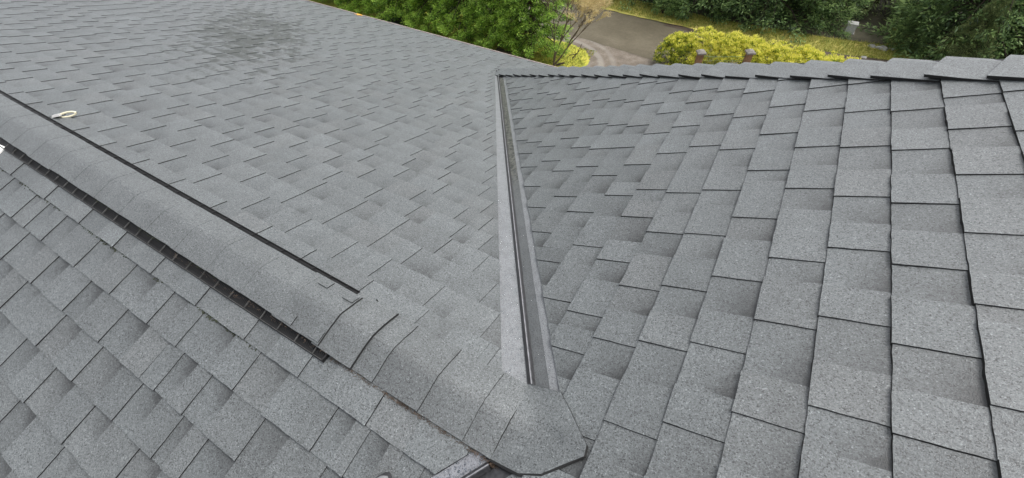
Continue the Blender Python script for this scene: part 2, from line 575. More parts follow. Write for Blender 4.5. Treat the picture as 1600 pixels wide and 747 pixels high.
# boards under the shingles; outlines in (u, s)
xq = -2.53; yq = 3.776
sA = lambda y: y / ca
slope_obj['A'] = slab('A', [(X_END, 0.0), (0.0, 0.0), (xq, sA(yq)), (2.6, sA(yq)), (2.6, sA(4.66)), (-2.51, sA(4.66)), (X_END, eave_s(X_END) - 0.02)])
slope_obj['B'] = slab('B', [(X_END, 0.0), (0.0, 0.0), (-2.5, 3.745 / cb), (X_END, 3.745 / cb)])
zt = RIDGE_X / cc
slope_obj['C'] = slab('C', [(0.0, 0.0), (-yq, 2.53 / cc), (-(HIP_B + HIP_M * RIDGE_X), -zt), (3.8, -zt), (3.8, 2.53 / cc)])
for k, o in slope_obj.items():
    o["label"] = slope_info[k][1]

for sl in 'ABC':
    mat = slope_info[sl][0]
    SV, SF, SM, SC = [], [], [], []
    for p in PIECES[sl]:
        area, a, b_, s0, s1, t = p
        if area <= 0 and random.random() < 0.0:
            continue
        r = make_piece(sl, a, b_, s0, s1, t, area > 900)
        if r is None:
            continue
        vs, fs, n, cols = r
        fm = [0] + [1] * n
        if id(p) in single:
            c = sum((Vector(v) for v in vs[:n]), Vector()) / n
            o = mesh_obj("shingle", vs, fs, [mat, M_EDGE], slope_obj[sl], fm, origin=tuple(c))
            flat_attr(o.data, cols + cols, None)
        else:
            k = len(SV)
            SV += vs; SF += [tuple(i + k for i in f) for f in fs]; SM += fm; SC += cols + cols
    o = mesh_obj("shingle_field", SV, SF, [mat, M_EDGE], slope_obj[sl], SM)
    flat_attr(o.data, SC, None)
    o["kind"] = "stuff"

# ---------------------------------------------------------------- slopes and walls out of frame
def slab_world(name, pts, th, mat, parent):
    n = len(pts)
    return mesh_obj(name, [tuple(p) for p in pts] + [(p[0], p[1], p[2] - th) for p in pts],
                    [tuple(range(n)), tuple(range(2 * n - 1, n - 1, -1))] + [(i, i + n, (i + 1) % n + n, (i + 1) % n) for i in range(n)], mat, parent)
M_FARSH = granule_mat("shingle_granules_plain")
rz = RIDGE_X * PC
hy = HIP_B + HIP_M * RIDGE_X
def with_piece(o, tone=1.0):
    flat_attr(o.data, [(tone, 0.0, 0.0)] * len(o.data.vertices), None)
    return o
xe = RIDGE_X * 2 - xq
with_piece(slab_world("roof_slope", [(xq, yq, -1.231), (RIDGE_X, hy, rz), (xe, yq, -1.231)], 0.03, M_FARSH, house))
with_piece(slab_world("roof_slope", [(RIDGE_X, hy, rz), (RIDGE_X, -3.8, rz), (xe, -3.8, -1.231), (xe, yq, -1.231)], 0.03, M_FARSH, house))
w = MB()
w.box(((X_END + 2.4) / 2 + 0.15, 0.45, (GROUND - 1.75) / 2), (2.4 - X_END - 0.3, 7.6, -1.75 - GROUND))
w.add([(X_END + .3, -3.35, -1.75), (X_END + .3, 4.25, -1.75), (X_END + .3, 4.25, -1.45), (X_END + .3, 0, -0.06), (X_END + .3, -3.35, -1.14)], [(0, 1, 2, 3, 4)])
w.build("wall", M_WALL, house)
w = MB()
w.box(((2.402 + xe - .3) / 2, 0.0, (GROUND - 1.35) / 2), (xe - .3 - 2.402, 7.2, -1.35 - GROUND))
w.add([(-2.2, -3.62, -1.36), (xe - .3, -3.62, -1.36), (RIDGE_X, -3.62, rz - .06)], [(0, 1, 2)])
w.build("wall", M_WALL, house)

# ---------------------------------------------------------------- valley flashing (far valley and near valley)
VD = Vector((-PA / PC, 1, -PA))                      # down the far valley
VB = Vector((-PB / PC, -1, -PB))                     # down the near valley
def valley_part(name, vd, sl, o0, o1, t0, t1, h, mat, parent, th=0.0015, nseg=24, wob=0.0):
    """sheet lying on slope sl between plan offsets o0, o1 (metres in x from the valley line)"""
    vs, fs = [], []
    sy = 1 if vd.y > 0 else -1
    pit = {'A': PA, 'B': PB, 'C': PC}[sl]
    for i in range(nseg + 1):
        t = t0 + (t1 - t0) * i / nseg
        for o in (o0, o1):
            x = vd.x * t + o + random.uniform(-wob, wob); y = sy * t
            z = {'A': -PA * y, 'B': PB * y, 'C': PC * x}[sl] + h
            vs.append((x, y, z))
    for i in range(nseg):
        k = i * 2
        fs.append((k, k + 1, k + 3, k + 2) if sy > 0 else (k, k + 2, k + 3, k + 1))
    n = len(vs)
    vs += [(x, y, z - th) for x, y, z in vs]
    for i in range(nseg):
        k = i * 2
        fs.append((k, k + 2, k + 2 + n, k + n)); fs.append((k + 1, k + 1 + n, k + 3 + n, k + 3))
    return mesh_obj(name, vs, fs, mat, parent)
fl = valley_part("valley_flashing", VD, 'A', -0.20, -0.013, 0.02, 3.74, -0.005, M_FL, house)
fl["label"] = "smooth grey painted flashing strip left of the valley rib"
fc = valley_part("valley_flashing", VD, 'C', 0.013, 0.062, 0.02, 3.70, -0.005, M_FLD, house)
fc["label"] = "dark mossy flashing strip right of the valley rib"
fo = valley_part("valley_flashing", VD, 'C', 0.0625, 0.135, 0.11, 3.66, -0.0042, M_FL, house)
fo["label"] = "pale outer flashing strip against the cut shingles"
def rib(vd, t0, t1, parent):
    sy = 1 if vd.y > 0 else -1
    n = Vector((0.832, 0.555 * sy, 0))
    prof = [(-0.0125, -0.001), (-0.0035, 0.014), (0.0000, 0.0155), (0.0028, 0.0135), (0.0115, -0.001)]
    vs, fs, fm = [], [], []
    K = 20
    for i in range(K + 1):
        t = t0 + (t1 - t0) * i / K
        c = Vector((vd.x * t, sy * t, vd.z * t))
        for o, h in prof:
            vs.append(c + n * o + Vector((0, 0, h + abs(o) * 0.3)))
    for i in range(K):
        for j in range(4):
            k = i * 5 + j
            fs.append((k, k + 5, k + 6, k + 1)); fm.append(1 if j in (1,) else 0)
    fs.append((0, 1, 2, 3, 4)); fm.append(0)
    return mesh_obj("rib", vs, fs, [M_RIB, M_RIBL], parent, fm)
rib(VD, 0.10, 3.76, fl)
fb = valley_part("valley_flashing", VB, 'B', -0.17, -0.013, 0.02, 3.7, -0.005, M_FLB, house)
fb["label"] = "wet grey flashing beaded with water drops at the bottom"
fd = valley_part("valley_flashing", VB, 'C', 0.013, 0.08, 0.06, 3.7, -0.005, M_RIB, house)
rib(VB, 0.125, 3.7, fb)
# water drops standing on the flashing
def drops(name, sl, vd, o0, o1, t0, t1, n, r0, r1, parent):
    mb = MB()
    sy = 1 if vd.y > 0 else -1
    for _ in range(n):
        t = random.uniform(t0, t1); x = vd.x * t + random.uniform(o0, o1); y = sy * t
        z = {'A': -PA * y, 'B': PB * y, 'C': PC * x}[sl] - 0.0046
        r = r0 + (r1 - r0) * random.random() ** 2
        el = random.uniform(1, 1.5)
        vs = []
        for ring, (rr, hh) in enumerate(((1, 0), (0.75, 0.35), (0.35, 0.52))):
            for k in range(8):
                a = k * math.pi / 4
                vs.append((x + math.cos(a) * r * rr, y + math.sin(a) * r * rr * el, z + hh * r + (-PB * math.sin(a) * r * rr * (-1 if sy < 0 else 1))))
        vs.append((x, y, z + 0.57 * r))
        fs = []
        for q in range(2):
            for k in range(8):
                k2 = (k + 1) % 8
                fs.append((q * 8 + k, q * 8 + k2, (q + 1) * 8 + k2, (q + 1) * 8 + k))
        fs += [(16 + k, 16 + (k + 1) % 8, 24) for k in range(8)]
        mb.add(vs, fs)
    o = mb.build(name, M_WATER, parent, smooth=True)
    o["kind"] = "stuff"
drops("water_drops", 'B', VB, -0.075, -0.018, 0.10, 0.32, 200, 0.0012, 0.0036, fb)
drops("water_drops", 'A', VD, -0.108, -0.018, 0.10, 1.1, 1100, 0.0010, 0.0024, fl)
drops("water_drops", 'C', VD, 0.020, 0.098, 0.10, 0.9, 550, 0.0009, 0.0022, fo)

# ---------------------------------------------------------------- ridge caps on the low ridge
def roof_z(y):
    return -PB * abs(y)
def cap_piece(name, x0, x1, h0, h1, wa, wb, rnd, parent, mat, th=0.005, tone=1.0, jag=0.001, bandk=0.5):
    """saddle shaped cap; x1 = exposed butt end (nearest the valley), lifted h1; x0 tucked under the next cap"""
    ys = [-wb, -wb * .7, -wb * .42, -.028, -.014, 0, .014, .028, wa * .42, wa * .7, wa]
    nx = 4
    vs, cols = [], []
    for i in range(nx + 1):
        t = i / nx
        x = x0 + (x1 - x0) * t
        h = h0 + (h1 - h0) * t
        for y in ys:
            yy = y + random.uniform(-jag, jag)
            z = -0.3255 * (math.sqrt(yy * yy + rnd * rnd) - rnd * 0.75) + h
            vs.append((x + (random.uniform(-jag, jag) if i == nx else 0), yy, z))
            cols.append((tone * (1.0 if y > 0.0 else 0.93), bandk * (1 - t) * (1 if y < 0.02 else 0.4), 0.3))  # near side darker: its shade is painted into the cap colour
    m_ = len(ys)
    fs, fm = [], []
    for i in range(nx):
        for j in range(m_ - 1):
            k = i * m_ + j
            fs.append((k, k + m_, k + m_ + 1, k + 1)); fm.append(0)
    n = len(vs)
    vs += [(x + (0.002 if i_ >= nx * m_ else 0), y, z - th - 0.002) for i_, (x, y, z) in enumerate(vs)]; cols += cols  # butt wall splayed out, its black face drawing a shade line
    for j in range(m_ - 1):
        k = nx * m_ + j
        fs.append((k, k + n, k + n + 1, k + 1)); fm.append(1)
    for i in range(nx):
        for j in (0, m_ - 1):
            k = i * m_ + j
            fs.append((k, k + m_, k + m_ + n, k + n)); fm.append(1)
    c = (x1, 0, 0)
    o = mesh_obj(name, vs, fs, [mat, M_EDGE], parent, fm, origin=c)
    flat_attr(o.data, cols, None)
    return o
butts = [-0.182, -0.345, -0.525]
tn = [0.98, 0.88, 0.97]
for i, x1 in enumerate(butts):
    x0 = (butts + [-0.70])[i + 1] - 0.03
    cap_piece("ridge_cap", x0, x1, 0.004, 0.0085, 0.118, 0.112, 0.014, house, M_CAP, th=0.0035, tone=tn[i])
# cap next to the valley: lies over the ridge end and folds up on to the right slope
def min_ab_c(x, y):
    m1, m2 = -0.3255 * abs(y), PC * x
    k = 0.012
    return 0.5 * (m1 + m2 + math.sqrt((m1 - m2) ** 2 + 4 * k * k)) - 0.006
Lp = [(-0.110, 0.130), (-0.107, 0.0), (-0.100, -0.111)]
cap_piece("ridge_cap", -0.225, -0.088, 0.004, 0.0085, 0.125, 0.112, 0.014, house, M_CAP, th=0.0035, tone=1.0)
Rp = [(-0.085, 0.128), (0.004, 0.136), (0.050, 0.096), (0.093, 0.055), (0.128, 0.024), (0.133, -0.004), (0.093, -0.045), (0.055, -0.086), (0.0, -0.110)]
Lq = [(-0.100, 0.127), (-0.100, 0.100), (-0.100, 0.065), (-0.100, 0.030), (-0.100, 0.010), (-0.100, -0.020), (-0.100, -0.055), (-0.100, -0.085), (-0.098, -0.110)]
vs, cols = [], []
K = 8
for i in range(K + 1):
    t = i / K
    for (lx, ly), (rx, ry) in zip(Lq, Rp):
        x, y = lx + (rx - lx) * t, ly + (ry - ly) * t
        vs.append((x, y, min_ab_c(x, y) + (0.021 if y > 0.02 else 0.0165) - 0.0105 * (1 - t) ** 1.5))
        cols.append((1.0 if y > 0 else 0.95, 0.35 * (1 - t) if y < 0.02 else 0.1, 0.2))  # end cap: near side shaded by colour too
m_ = len(Lq); fs = []; fm = []
for i in range(K):
    for j in range(m_ - 1):
        k = i * m_ + j
        fs.append((k, k + 1, k + m_ + 1, k + m_)); fm.append(0)
n = len(vs)
def skew(i_, p):
    e = i_ >= K * m_ or i_ % m_ in (0, m_ - 1)
    d = Vector((p[0] + .02, p[1], 0)).normalized() * (0.006 if e else 0)  # rim splayed outward: black wall stands in for the shadow line
    return (p[0] + d.x, p[1] + d.y, p[2] - (0.013 if p[1] > 0.02 else 0.006))
vs += [skew(i_, p) for i_, p in enumerate(vs)]; cols += cols
for j in range(m_ - 1):
    k = K * m_ + j
    fs.append((k, k + 1, k + 1 + n, k + n)); fm.append(1)
for i in range(K):
    for j in (0, m_ - 1):
        k = i * m_ + j
        fs.append((k, k + m_, k + m_ + n, k + n)); fm.append(1)
o = mesh_obj("ridge_cap", vs, fs, [M_CAP, M_EDGE], house, fm, smooth=False)
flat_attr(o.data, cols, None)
o["label"] = "wide end cap folded up on to the right slope"

# ridge vent: black louvred strips under raised caps
VE = -0.715
vb = [-0.612, -0.755]
x = -0.957
while x > X_END:
    vb.append(x); x -= 0.205
for i, x1 in enumerate(vb[:-1]):
    x0 = vb[i + 1] - 0.03
    if i == 0:
        o = cap_piece("ridge_cap", x0, x1, 0.0225, 0.0165, 0.118, 0.115, 0.020, house, M_CAP, th=0.006, tone=0.98)
        o["label"] = "last raised cap over the end of the ridge vent"
    elif i == 1:
        cap_piece("ridge_cap", x0, x1, 0.0235, 0.0275, 0.0985, 0.111, 0.020, house, M_CAP, th=0.0035, tone=0.97, bandk=0.3)
    else:
        d = random.uniform(-.003, .003)
        cap_piece("ridge_cap", x0, x1, 0.0236, 0.0243, 0.094 + d * .5, 0.106 + d, 0.022, house, M_CAP, th=0.0016, tone=random.uniform(.98, 1.01), bandk=0.03)
for sy, yi, yo, pit in ((1, 0.085, 0.121, PA), (-1, 0.092, 0.137, PB)):
    v = MB()
    def zz(y, h): return -pit * abs(y) + h
    def strip(ya, ha, yb, hb, xa, xb, mi=0):
        v.add([(xa, sy * ya, zz(ya, ha)), (xb, sy * ya, zz(ya, ha)), (xb, sy * yb, zz(yb, hb)), (xa, sy * yb, zz(yb, hb))], [(0, 1, 2, 3)], mi)
    strip(yi, 0.0165, yi, 0.0, X_END, VE)                       # inner wall
    strip(yi - .03, 0.019, yi + .006, 0.0185, X_END, VE)        # top plate under the cap
    strip(yi, 0.007, yo, 0.0065, X_END, VE)                     # floor
    strip(yo, 0.0065, yo, 0.011, X_END, VE)                     # outer lip
    strip(yo, 0.011, yo + .0025, 0.011, X_END, VE)
    strip(yo + .0025, 0.011, yo + .0025, 0.0, X_END, VE)
    v.box((VE, sy * (yi + yo) / 2, zz((yi + yo) / 2, 0.009)), (0.004, yo - yi + 0.006, 0.016))
    vo = v.build("ridge_vent", M_VENT, house)
    fins = MB()
    xx = VE - 0.006
    while xx > -3.0:
        fins.add([(xx, sy * yi, zz(yi, 0.0160)), (xx, sy * (yo - .009), zz(yo, 0.0125)), (xx, sy * (yo - .009), zz(yo, 0.0065)), (xx, sy * yi, zz(yi, 0.006)),
                  (xx - .0035, sy * yi, zz(yi, 0.0160)), (xx - .0035, sy * (yo - .009), zz(yo, 0.0125))], [(0, 1, 2, 3), (0, 4, 5, 1)])
        xx -= 0.008
    fo_ = fins.build("vent_louvres", M_VENT, vo)
    fo_["kind"] = "stuff"
    xx = VE - 0.05
    while xx > -3.6:
        r = MB()
        r.box((xx, sy * (yi + yo) / 2, zz((yi + yo) / 2, 0.0145)), (0.0035, yo - yi + 0.002, 0.004), Matrix.Rotation(-sy * math.atan(pit), 3, 'X'))
        r.build("vent_bar", M_VENTBAR if sy < 0 else M_VENT, vo, origin=(xx, sy * (yi + yo) / 2, zz((yi + yo) / 2, 0.0145)))
        xx -= 0.088
    r = MB()
    r.tube([(X_END, sy * yo, zz(yo, 0.0125)), (VE, sy * yo, zz(yo, 0.0125))], 0.0014, 5)
    r.build("vent_rail", M_VENTBAR if sy < 0 else M_VENT, vo)
# four square shingle patches over the nail heads of the vent cap
for (xa, xb, ya, yb) in ((-.931, -.885, .060, .092), (-.808, -.760, .058, .091), (-.934, -.890, -.106, -.072), (-.806, -.758, -.105, -.070)):
    def zc(y): return -0.3255 * (math.sqrt(y * y + .0004) - .015) + 0.0275 + (0.002 if xa > -.85 else 0)
    p_ = [(xa, ya), (xb, ya), (xb, yb), (xa, yb)]
    vs = [(x_, y_, zc(y_) + 0.0022) for x_, y_ in p_] + [(x_, y_, zc(y_) - 0.004) for x_, y_ in p_]
    o = mesh_obj("nail_patch", vs, [(0, 1, 2, 3), (0, 4, 5, 1), (1, 5, 6, 2), (2, 6, 7, 3), (3, 7, 4, 0)], [M_CAP, M_EDGE], house, [0, 1, 1, 1, 1])
    flat_attr(o.data, [(0.96, 0.05, .2)] * 8, None)

# ---------------------------------------------------------------- hip caps along the top of the right slope
Hd = Vector((-1, -HIP_M, -PC)).normalized()            # down the hip
Nc, Nd = FR['C'][3], FR['D'][3]
dC = Hd.cross(Nc).normalized()
if dC.y > 0: dC = -dC
dD = Hd.cross(Nd).normalized()
if dD.y < 0: dD = -dD
hipx = [-2.46, -2.32, -2.18, -2.04, -1.90, -1.757, -1.618, -1.485, -1.345, -1.206, -1.067, -.928, -.795, -.657, -.523, -.384, -.243, -.104, .027, .172, .322, .462, .600, .745, .890]
while hipx[-1] < RIDGE_X:
    hipx.append(hipx[-1] + 0.148)
Q0 = Vector((0, HIP_B, 0))
shift = 0.165 * (dC.x)      # butt corner sits off the hip line
for i, bx in enumerate(hipx[:-1]):
    tx = -(bx - shift)
    q1 = Q0 + Hd * (tx / -Hd.x)                         # butt station
    L = (hipx[i + 1] - bx) / -Hd.x + 0.05
    q0 = q1 - Hd * L
    wC = 0.163 + random.uniform(-.003, .003)
    prof = [(dC, wC, 0.0), (dC, .11, .0), (dC, .06, 0), (dC, .025, .0), (None, 0, 0.004), (dD, .025, 0), (dD, .07, 0), (dD, .14, 0)]
    vs, cols = [], []
    bh = random.uniform(.019, .026)
    for t in (0, .5, 1):
        c = q0 + (q1 - q0) * t
        h = 0.002 + bh * t
        for d, w_, e in prof:
            nn = (Nc + Nd).normalized() if d is None else (Nc if d is dC else Nd)
            p = c + (d * w_ if d is not None else Vector()) + nn * (h + 0.003) + Vector((0, 0, -.006 if d is None else 0))
            if d is not None and w_ > .1 and t == 1:
                p += nn * random.uniform(-.003, .005)
            vs.append(p + Hd * (random.uniform(-.001, .001) if t == 1 else 0))
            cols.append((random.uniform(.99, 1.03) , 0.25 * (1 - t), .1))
    m_ = len(prof); fs = []; fm = []
    for a in range(2):
        for j in range(m_ - 1):
            k = a * m_ + j
            fs.append((k, k + m_, k + m_ + 1, k + 1)); fm.append(0)
    n = len(vs)
    th = 0.012
    low = []
    for idx, p in enumerate(vs):
        d = prof[idx % m_][0]
        nn = (Nc + Nd).normalized() if d is None else (Nc if d is dC else Nd)
        low.append(p - nn * th)
    vs = vs + low; cols = cols + cols
    for j in range(m_ - 1):
        k = 2 * m_ + j
        fs.append((k, k + n, k + n + 1, k + 1)); fm.append(1)
    for a in range(2):
        for j in (0, m_ - 1):
            k = a * m_ + j
            fs.append((k, k + m_, k + m_ + n, k + n)); fm.append(1)
        for j in range(m_ - 1):
            k = a * m_ + j + n
            fs.append((k, k + 1, k + m_ + 1, k + m_)); fm.append(1)
    o = mesh_obj("hip_cap", vs, fs, [M_CAP, M_EDGE], house, fm, origin=tuple(q1))
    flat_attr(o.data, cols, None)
# dark layer under the butts of the hip caps
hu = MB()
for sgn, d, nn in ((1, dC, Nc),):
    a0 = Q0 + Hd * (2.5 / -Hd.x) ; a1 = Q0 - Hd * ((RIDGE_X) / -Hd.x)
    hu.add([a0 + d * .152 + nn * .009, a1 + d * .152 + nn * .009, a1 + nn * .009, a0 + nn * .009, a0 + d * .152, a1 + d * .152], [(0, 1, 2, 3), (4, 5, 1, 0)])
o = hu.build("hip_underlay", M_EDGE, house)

# ---------------------------------------------------------------- debris caught along the lower lip of the ridge caps
db = MB()
for _ in range(900):
    x = random.uniform(-0.70, 0.0) if random.random() < .8 else random.uniform(-1.6, -.7)
    if x < -0.70:
        y = -0.118 + random.gauss(0, .004); z = roof_z(y) + 0.024
        if random.random() < .5: continue
    else:
        y = -0.117 + random.gauss(0, .0035); z = roof_z(y) + random.uniform(.002, .009)
    a = random.gauss(0.2, .7); l = random.uniform(.003, .010); r = random.uniform(.0003, .0008)
    dx, dy = math.cos(a) * l / 2, math.sin(a) * l / 2
    p, q = Vector((x - dx, y - dy, z)), Vector((x + dx, y + dy, z + random.uniform(-.002, .002)))
    s_ = Vector((-math.sin(a) * r, math.cos(a) * r, 0)); up = Vector((0, 0, r))
    db.add([p - s_, p + s_, p + up, q - s_, q + s_, q + up], [(0, 1, 4, 3), (1, 2, 5, 4), (2, 0, 3, 5)])
o = db.build("needle_litter", M_DEBRIS)
o["kind"] = "stuff"; o["label"] = "brown needle litter caught along the lower edge of the ridge caps"; o["category"] = "litter"

mo = MB()
M_MOSS = simple("dark_moss", (0.03, 0.035, 0.02), .95, var=.6, scale=120)
def tuft(p, r):
    vs = [p + Vector((math.cos(k * 1.2566) * r * random.uniform(.6, 1.3), math.sin(k * 1.2566) * r * random.uniform(.6, 1.3), 0)) for k in range(5)] + [p + Vector((0, 0, r * .8))]
    mo.add(vs, [(k, (k + 1) % 5, 5) for k in range(5)])
for _ in range(520):
    x = -3.1 + 1.9 * random.random() ** 1.4 if random.random() < .8 else random.uniform(-1.3, -.9)
    y = -OFF_B * cb + random.gauss(-.002, .004)
    if math.sin(x * 9.0) + math.sin(x * 23.0) < -.3: continue
    tuft(P3('B', x, -y / cb, .001), random.uniform(.0015, .0045))
for _ in range(160):
    x = random.uniform(-2.2, -1.3); y = -0.108 + random.gauss(0, .003)
    if math.sin(x * 17.0) < .2: continue
    tuft(Vector((x, y, roof_z(y) + .0215)), random.uniform(.0015, .0035))
o = mo.build("moss", M_MOSS)
o["kind"] = "stuff"; o["label"] = "dark moss specks along the first course line below the ridge vent"; o["category"] = "moss"

# ---------------------------------------------------------------- gutter and drip edge along the far eave
gp = []
for x in (X_END, -9, -8, -7, -6, -5, -4, -3.2, -2.51, 0, 2.6):
    s = eave_s(x); p = P3('A', x, s); gp.append(p)
def sweep(name, prof, mat, parent, kind=None):
    vs, fs = [], []
    for p in gp:
        for dy, dz in prof:
            vs.append((p.x, p.y + dy, p.z + dz))
    m_ = len(prof)
    for i in range(len(gp) - 1):
        for j in range(m_ - 1):
            k = i * m_ + j
            fs.append((k, k + m_, k + m_ + 1, k + 1))
    o = mesh_obj(name, vs, fs, mat, parent)
    if kind: o["kind"] = kind
    return o
M_GUT = simple('gutter_paint', (.40, .34, .31), .5)
gut = sweep("gutter", [(.002, -.02), (.002, -.12), (.05, -.12), (.072, -.07), (.074, -.026), (.084, -.026), (.084, -.034)], M_GUT, house)
sweep("gutter_debris", [(.004, -.045), (.03, -.05), (.07, -.04)], M_DEBRIS, gut, "stuff")
sweep("drip_edge", [(-.03, -.0065), (.016, -.009), (.016, -.03)], simple("brown_drip_edge", (0.20, 0.075, 0.045), 0.5), house)

# yellow leaf on the gutter edge
lf = MB()
c = P3('A', -6.02, eave_s(-6.02) - .02, .012)
pts = [(math.cos(k * math.pi / 5) * (.10 if k % 2 == 0 else .06), math.sin(k * math.pi / 5) * (.06 if k % 2 == 0 else .035)) for k in range(10)]
lf.add([c + Vector((0, 0, .015))] + [c + Vector((a, b_, 0.004 * math.sin(i * 2.1) - PA * b_)) for i, (a, b_) in enumerate(pts)],
       [(0, i + 1, (i + 1) % 10 + 1) for i in range(10)])
o = lf.build("fallen_leaf", simple("yellow_leaf", (0.6, 0.30, 0.03), 0.6), None, origin=tuple(c))
o["label"] = "yellow fallen leaf lying at the gutter edge of the far roof slope"; o["category"] = "leaf"

# ---------------------------------------------------------------- small things on the roof
hk = empty("tie_loop", (-3.20, 0.160, -0.05), "cream plastic loop lying on the far slope beside the black ridge vent", "hook")
e1 = Vector((0.057, 0.073, -0.024)).normalized(); e2 = Vector((-0.25, 0.30, 0.92)).normalized()
cen = Vector((-3.150, 0.196, -0.044))
lp = MB()
pts = [cen + e1 * math.cos(a) * .042 + e2 * math.sin(a) * .012 + Vector((0, 0, .012 * math.cos(a))) for a in [k * math.pi / 12 for k in range(25)]]
lp.tube(pts, .0055, 7, cap=False)
M_CREAM = simple("cream_plastic", (0.66, 0.62, 0.45), 0.4, var=.05)
lp.build("loop", M_CREAM, hk, smooth=True)
pl = MB()
pl.box(cen - e1 * .046 + Vector((0, 0, -.004)), (.04, .05, .010), Matrix.Rotation(.9, 3, 'Z') @ Matrix.Rotation(-.3, 3, 'X'), top=.8)
pl.build("base_plate", simple("pale_grey_plastic", (0.36, 0.36, 0.35), .5), hk)

wp = MB()
wp.box((-3.135, -0.165, -0.047), (.13, .07, .008), Matrix.Rotation(.1, 3, 'Z') @ Matrix.Rotation(math.atan(PB), 3, 'X'))
o = wp.build("paper_tag", simple("white_card", (0.8, 0.8, 0.76), .6, var=.03), None, origin=(-3.135, -0.165, -0.047))
o["label"] = "white card lying beside the lower vent strip at the left edge"; o["category"] = "card"

# toe of a shoe at the lower edge of the picture
sh = empty("shoe", (-0.34, -0.36, PB * -0.36), "grey shoe with dark sole rim, only its toe showing on the near slope", "shoe")
def shoe_ring(s, h, wsc):
    pts = []
    for k in range(20):
        a = 2 * math.pi * k / 20
        lx = math.cos(a); ly = math.sin(a)
        wd = .042 * (1 - .12 * ly)
        pts.append(Vector((-0.335 + lx * wd * wsc - ly * .0, -0.395 + ly * .118 * wsc, h)))
    return [Vector((p.x + (p.y + .395) * .12, p.y, PB * p.y + p.z)) for p in pts]
so = MB()
r0, r1, r2 = shoe_ring(0, .004, 1.0), shoe_ring(0, .022, 1.03), shoe_ring(0, .024, .93)
so.add(r0 + r1 + r2, [(k, (k + 1) % 20, (k + 1) % 20 + 20, k + 20) for k in range(20)] + [(k + 20, (k + 1) % 20 + 20, (k + 1) % 20 + 40, k + 40) for k in range(20)] + [tuple(range(19, -1, -1))])
so.build("sole", simple("dark_rubber", (0.02, 0.02, 0.022), .5), sh)
up = MB()
rs = [shoe_ring(0, .020, .95), shoe_ring(0, .040, .90), shoe_ring(0, .055, .70), shoe_ring(0, .062, .35)]
vs = sum(rs, []); fs = []
for q in range(3):
    fs += [(q * 20 + k, q * 20 + (k + 1) % 20, (q + 1) * 20 + (k + 1) % 20, (q + 1) * 20 + k) for k in range(20)]
fs.append(tuple(60 + k for k in range(20)))
up.add(vs, fs)
up.build("upper", simple("grey_shoe_fabric", (0.17, 0.175, 0.18), .8, var=.2, scale=300), sh, smooth=True)

# ---------------------------------------------------------------- yard: ground, drive, lawn, verge
def ground_mat(name, stops, scale, rough=.8, bmp=.3, tracks=False):
    m, nt, b = new_mat(name)
    pos = N(nt, "ShaderNodeNewGeometry").outputs["Position"]
    f = noise(nt, scale, 6, .7, pos)
    f2 = noise(nt, scale * 12, 3, .7, pos)
    c = ramp(nt, math_n(nt, 'MULTIPLY_ADD', math_n(nt, 'SUBTRACT', f2, .5), .5, f), stops)
    if tracks:
        sx = N(nt, "ShaderNodeSeparateXYZ")
        nt.links.new(pos, sx.inputs[0])
        dx = math_n(nt, 'ADD', sx.outputs[0], 5.6); dy = math_n(nt, 'SUBTRACT', sx.outputs[1], 10.6)
        r = math_n(nt, 'SQRT', math_n(nt, 'MULTIPLY_ADD', dx, dx, math_n(nt, 'MULTIPLY', dy, dy)))
        wv = math_n(nt, 'SINE', math_n(nt, 'MULTIPLY_ADD', r, 16.0, math_n(nt, 'MULTIPLY', f, 3.0)))
        near = ramp(nt, r, [(0.0, 1), (0.9, 1), (1.0, 0)])
        rr = math_n(nt, 'SUBTRACT', 1.0, math_n(nt, 'MULTIPLY', math_n(nt, 'ABSOLUTE', math_n(nt, 'SUBTRACT', r, 2.0)), 1.2), clamp=True)
        tr = ramp(nt, math_n(nt, 'MULTIPLY', math_n(nt, 'MULTIPLY_ADD', wv, .5, .5), rr), [(.25, 0.0), (.75, .55)])
        c = mixc(nt, tr, c, (0.27, 0.25, 0.22))
    nt.links.new(c, b.inputs["Base Color"])
    b.inputs["Roughness"].default_value = rough
    bump(nt, b, f2, bmp, .02)
    return m
M_GROUND = ground_mat("earth", [(.3, (.035, .035, .02)), (.7, (.09, .08, .045))], 1.5)
M_DRIVE = ground_mat("wet_asphalt", [(.3, (.075, .062, .038)), (.5, (.102, .086, .056)), (.72, (.135, .116, .080))], 1.3, .55, .25)
M_DIRT = ground_mat("rutted_dirt", [(.3, (.085, .066, .048)), (.5, (.14, .115, .09)), (.72, (.22, .19, .155))], 2.5, .7, .5, tracks=True)
M_LAWN = ground_mat("mossy_lawn", [(.28, (.13, .16, .015)), (.5, (.36, .37, .04)), (.72, (.58, .50, .09))], 3.0, .9, .6)
M_VERGE = ground_mat("dry_verge", [(.28, (.15, .18, .03)), (.5, (.34, .32, .07)), (.72, (.54, .42, .14))], 2.6, .9, .6)
M_MUD = ground_mat("brown_mud", [(.3, (.04, .028, .02)), (.7, (.12, .085, .06))], 4, .6, .5)

